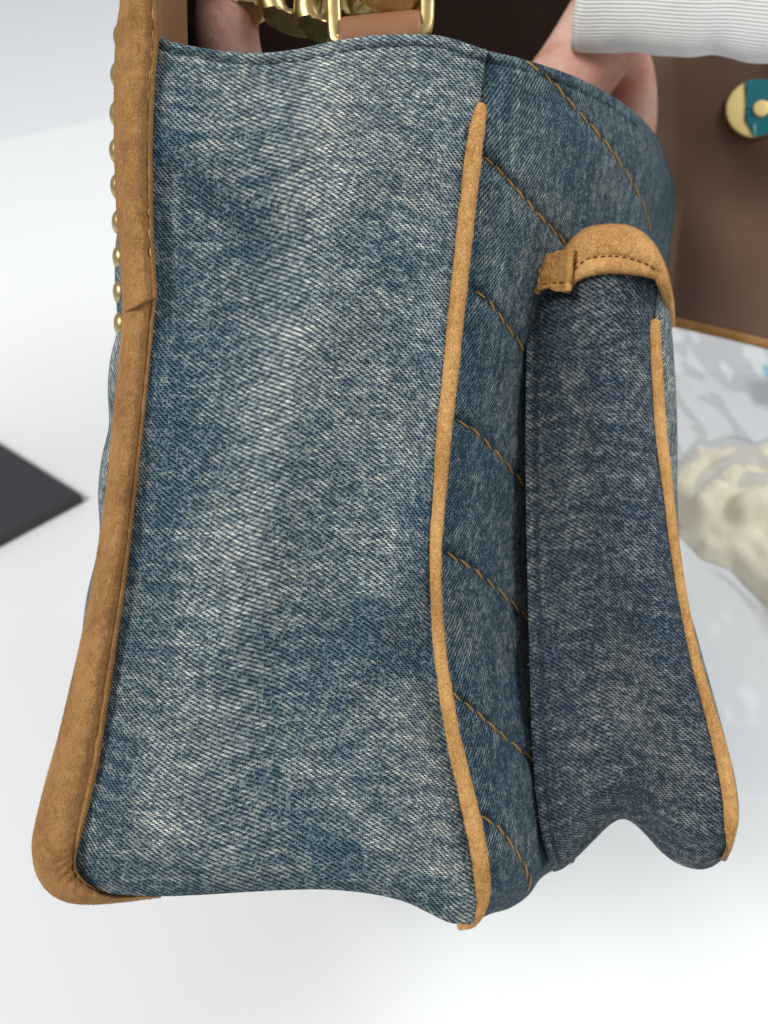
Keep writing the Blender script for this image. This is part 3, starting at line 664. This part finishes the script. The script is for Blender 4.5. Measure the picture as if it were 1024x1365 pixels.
# ---------------------------------------------------------------- the hand in the bag
J = {'f0': (1500, -56, .272, 27), 'f1': (1150, -68, .284, 25), 'w': (860, -74, .302, 23), 'h0': (795, -8, .318, 20), 'h1': (782, 92, .328, 22), 'k': (690, 205, .312, 20),
     'i0': (560, 196, .288, 10.5), 'i1': (452, 188, .268, 9.8), 'i2': (338, 146, .254, 9.9), 'i3': (298, 60, .248, 10.3), 'i4': (312, -62, .247, 9.4),
     'm0': (555, 236, .300, 10.5), 'm1': (440, 252, .290, 9.8), 'm2': (360, 240, .284, 9.0), 'm3': (335, 180, .280, 7.4),
     'r0': (575, 275, .312, 10.0), 'r1': (470, 305, .310, 9.2), 'r2': (395, 300, .308, 8.6), 'r3': (370, 250, .304, 7.0),
     'p0': (610, 305, .322, 9.0), 'p1': (530, 345, .322, 8.0), 'p2': (470, 350, .322, 7.4), 'p3': (440, 310, .320, 6.0),
     't0': (808, 72, .346, 15), 't1': (842, 105, .352, 11), 't2': (846, 175, .352, 9.5), 't3': (836, 235, .350, 7.5)}
E = [('f0', 'f1'), ('f1', 'w'), ('w', 'h0'), ('h0', 'h1'), ('h1', 'k'), ('k', 'i0'), ('i0', 'i1'), ('i1', 'i2'), ('i2', 'i3'), ('i3', 'i4'), ('k', 'm0'), ('m0', 'm1'), ('m1', 'm2'), ('m2', 'm3'),
     ('k', 'r0'), ('r0', 'r1'), ('r1', 'r2'), ('r2', 'r3'), ('k', 'p0'), ('p0', 'p1'), ('p1', 'p2'), ('p2', 'p3'), ('h0', 't0'), ('t0', 't1'), ('t1', 't2'), ('t2', 't3')]
keys = list(J); wp = P(np.array(1300.), np.array(-10.), np.array(.30))
person = empty('person', wp); tag(person, 'hand in a white ribbed knit cuff reaching into the denim handbag', 'person')
me = bpy.data.meshes.new('hand'); me.from_pydata([tuple(P(*[np.array(float(v)) for v in J[k][:3]])-wp) for k in keys], [(keys.index(a), keys.index(b)) for a, b in E], [])
hand = link('hand', me, person, M['skin']); sk = hand.modifiers.new('skin', 'SKIN')
if not me.skin_vertices: me.attributes.new
lay = me.skin_vertices[0].data if me.skin_vertices else None
if lay is None:
    bpy.context.view_layer.objects.active = hand; bpy.ops.mesh.customdata_skin_add(); lay = me.skin_vertices[0].data
for i, k in enumerate(keys):
    r = J[k][3]/1000; lay[i].radius = (r, r); lay[i].use_root = (k == 'f0')
sk.use_smooth_shade = True; sk.branch_smoothing = .6
sb = hand.modifiers.new('sub', 'SUBSURF'); sb.levels = sb.render_levels = 3
# ribbed cuff: fine lengthwise ribs are real relief
na, nl = 1056, 46; aa = np.linspace(0, 2*math.pi, na, endpoint=False)
A0, A1 = P(np.array(780.), np.array(-80.), np.array(.297)), P(np.array(1300.), np.array(-64.), np.array(.278)); ax = (A1-A0); Lx = np.linalg.norm(ax); ax /= Lx
vr_ = CAM-A0; n1 = vr_-ax*(ax@vr_); n1 /= np.linalg.norm(n1); n2 = np.cross(ax, n1); rows = []
# loose flat-lying cuff: rounded-rectangle section, ribs evenly spaced along it
th = np.linspace(0, 2*math.pi, 4000); pw_ = lambda v: np.sign(v)*np.abs(v)**.55
sx_, sy_ = .026*pw_(np.cos(th)), .0325*pw_(np.sin(th)); Ls = np.r_[0, np.cumsum(np.hypot(np.diff(sx_), np.diff(sy_)))]; us = np.linspace(0, Ls[-1], na, endpoint=False)
cx_, cy_ = np.interp(us, Ls, sx_), np.interp(us, Ls, sy_); rr_ = np.hypot(cx_, cy_); ux_, uy_ = cx_/rr_, cy_/rr_; ph = us/Ls[-1]*math.pi
for k in range(nl):
    t = k/(nl-1); R = rr_+.0004*math.sin(t*23)+.00075*np.abs(np.sin(ph*176+.25*np.sin(t*20)))**.5+.0007*fbm(aa*1.5, np.full(na, t*9), 81, 2)
    if k == 0: R = R-.0022
    if k == 1: R = R-.0006
    tt_ = max(0, (k-1))/(nl-2)*Lx*.9 + (.0012 if k == 0 else 0)
    rows.append(A0+ax*tt_+(ux_*R)[:, None]*n1+(uy_*R)[:, None]*n2+ax*(.0006*fbm(aa*3, aa*0+t, 83, 2))[:, None])
inner = [A0+ax*x+(ux_*(rr_-.003))[:, None]*n1+(uy_*(rr_-.003))[:, None]*n2 for x in (.06, .02, .002)]
sleeve = grid('sleeve', np.array(inner+rows), person, M['knit'], closed_u=True, flip=True)

# ---------------------------------------------------------------- things on the board
def charcoal():
    tip = onplane(112, 670); a = onplane(-40, 574); b = onplane(-40, 752)
    tip, a, b = tip[:2], a[:2], b[:2]; ua = (a-tip)/np.linalg.norm(a-tip); ub = (b-tip)/np.linalg.norm(b-tip)
    cr = [tip, tip+ua*.14, tip+ua*.14+ub*.14, tip+ub*.14]
    if np.cross(cr[1]-cr[0], cr[2]-cr[1]) < 0: cr = cr[::-1]
    o = slab('black_card', cr, 0.0005, .0085, M['card'], .0010); return tag(o, 'charcoal black card with its pointed corner lying on the white board', 'card')
charcoal()

def cloth_bundle():
    """cream cotton cloth folded into fat rolls"""
    n = 130; c0 = onplane(1042, 756)[:2]; sx, sy = .068, .086
    X, Y = np.meshgrid(np.linspace(-1, 1, n), np.linspace(-1, 1, n)); H = np.zeros_like(X)
    rolls = [([(-.35, .45), (.2, .3), (.4, -.3), (.4, -.6)], .46, .020), ([(-.70, .62), (-.45, .86), (-.1, .80)], .17, .024), ([(-.2, .9), (.2, .92), (.6, .8)], .15, .022), ([(-.62, .40), (-.30, .62), (.10, .60), (.45, .72)], .16, .030),
             ([(-.30, .36), (-.08, .42), (.06, .28), (.06, .0), (-.02, -.35), (.04, -.62), (.22, -.74)], .15, .036), ([(.24, .46), (.34, .1), (.30, -.3), (.22, -.5)], .13, .040), ([(.5, .55), (.56, .1), (.5, -.4), (.36, -.75)], .15, .036),
             ([(.80, .6), (.82, 0), (.72, -.5)], .17, .030), ([(-.58, .18), (-.38, .12), (-.22, -.12)], .12, .014), ([(-.02, -.86), (.30, -.92), (.62, -.76)], .13, .026), ([(-.46, .24), (-.2, .2), (-.12, -.2)], .15, .018)]
    for pts, r, h in rolls:
        h *= .72
        cc = curve(pts, 30); dd = seg_dist(X, Y, cc.tolist()); H = np.maximum(H, h*np.sqrt(np.clip(1-(dd/r)**2, 0, 1)))
    for _ in range(4): H[1:-1, 1:-1] = (H[1:-1, 1:-1]*2+H[:-2, 1:-1]+H[2:, 1:-1]+H[1:-1, :-2]+H[1:-1, 2:])/6
    H = H+np.where(H > .002, .0015*fbm(X*6+9, Y*6+9, 91, 4), 0)
    W = np.stack([c0[0]+X*sx, c0[1]+Y*sy, np.maximum(H, .0004)], -1)
    root = np.array([c0[0], c0[1], 0]); fs = []; keep = H > .0015; idm = -np.ones((n, n), int); vs = []
    kf = np.zeros((n, n), bool)
    for j in range(n-1):
        for i in range(n-1):
            if keep[j:j+2, i:i+2].any(): kf[j:j+2, i:i+2] = True
    for j, i in zip(*np.nonzero(kf)): idm[j, i] = len(vs); vs.append(tuple(W[j, i]-root))
    for j in range(n-1):
        for i in range(n-1):
            f = [idm[j, i], idm[j, i+1], idm[j+1, i+1], idm[j+1, i]]
            if min(f) >= 0: fs.append(f)
    me = bpy.data.meshes.new('cream_cloth'); me.from_pydata(vs, [], fs); me.update(); me.polygons.foreach_set('use_smooth', [True]*len(fs))
    o = link('cream_cloth', me, None, M['cream']); o.location = root; tag(o, 'cream cotton cloth rolled up inside the clear plastic bag', 'cloth')
    # plastic bag round it
    pb_ = empty('plastic_bag', (c0[0], c0[1], 0)); tag(pb_, 'crumpled clear plastic bag round the cream cloth on the white board', 'plastic bag')
    m = 150; gx, gy = np.meshgrid(np.linspace(-1, 1, m), np.linspace(-1, 1, m)); ex, ey = .105, .190; cy = c0[1]+.055
    wx, wy = c0[0]+.026+gx*ex, cy+gy*ey
    xi = np.clip(((wx-c0[0])/sx+1)/2*(n-1), 0, n-1).astype(int); yi = np.clip(((wy-c0[1])/sy+1)/2*(n-1), 0, n-1).astype(int)
    inside = (np.abs(wx-c0[0]) < sx) & (np.abs(wy-c0[1]) < sy); hh = np.where(inside, H[yi, xi], 0); 
    for _ in range(10): hh[1:-1, 1:-1] = np.maximum(hh[1:-1, 1:-1], (hh[:-2, 1:-1]+hh[2:, 1:-1]+hh[1:-1, :-2]+hh[1:-1, 2:])/4)
    rim = np.minimum(np.minimum(1-np.abs(gx), 1-np.abs(gy))*7, 1); cru = np.abs(fbm(gx*3+gy*1.2, gy*2.4-gx, 95, 2))
    z = np.maximum(hh, .010*rim)+rim*(.002+.0045*cru+.0010*np.abs(fbm(gx*7, gy*6, 96, 2)))+.0012
    z[[0, -1]] = .0012; z[:, [0, -1]] = .0012
    wx = wx+.006*fbm(gy*4, gx*2, 97, 2)*(1-rim*.5); wy = wy+.006*fbm(gx*4, gy*2, 98, 2)
    grid('upper_sheet', np.stack([wx, wy, z], -1), pb_, M['plastic'])
    grid('lower_sheet', np.stack([wx, wy, np.full_like(z, .0003)], -1)[::30, ::30], pb_, M['plastic'])
    p = onplane(1042, 503, .0135); s = slab('sticker', [(-.010, -.012), (.010, -.012), (.010, .012), (-.010, .012)], 0, .0006, M['blue'], .0002)
    s.parent = pb_; s.location = (p[0]-c0[0], p[1]-c0[1], .0135)
cloth_bundle()
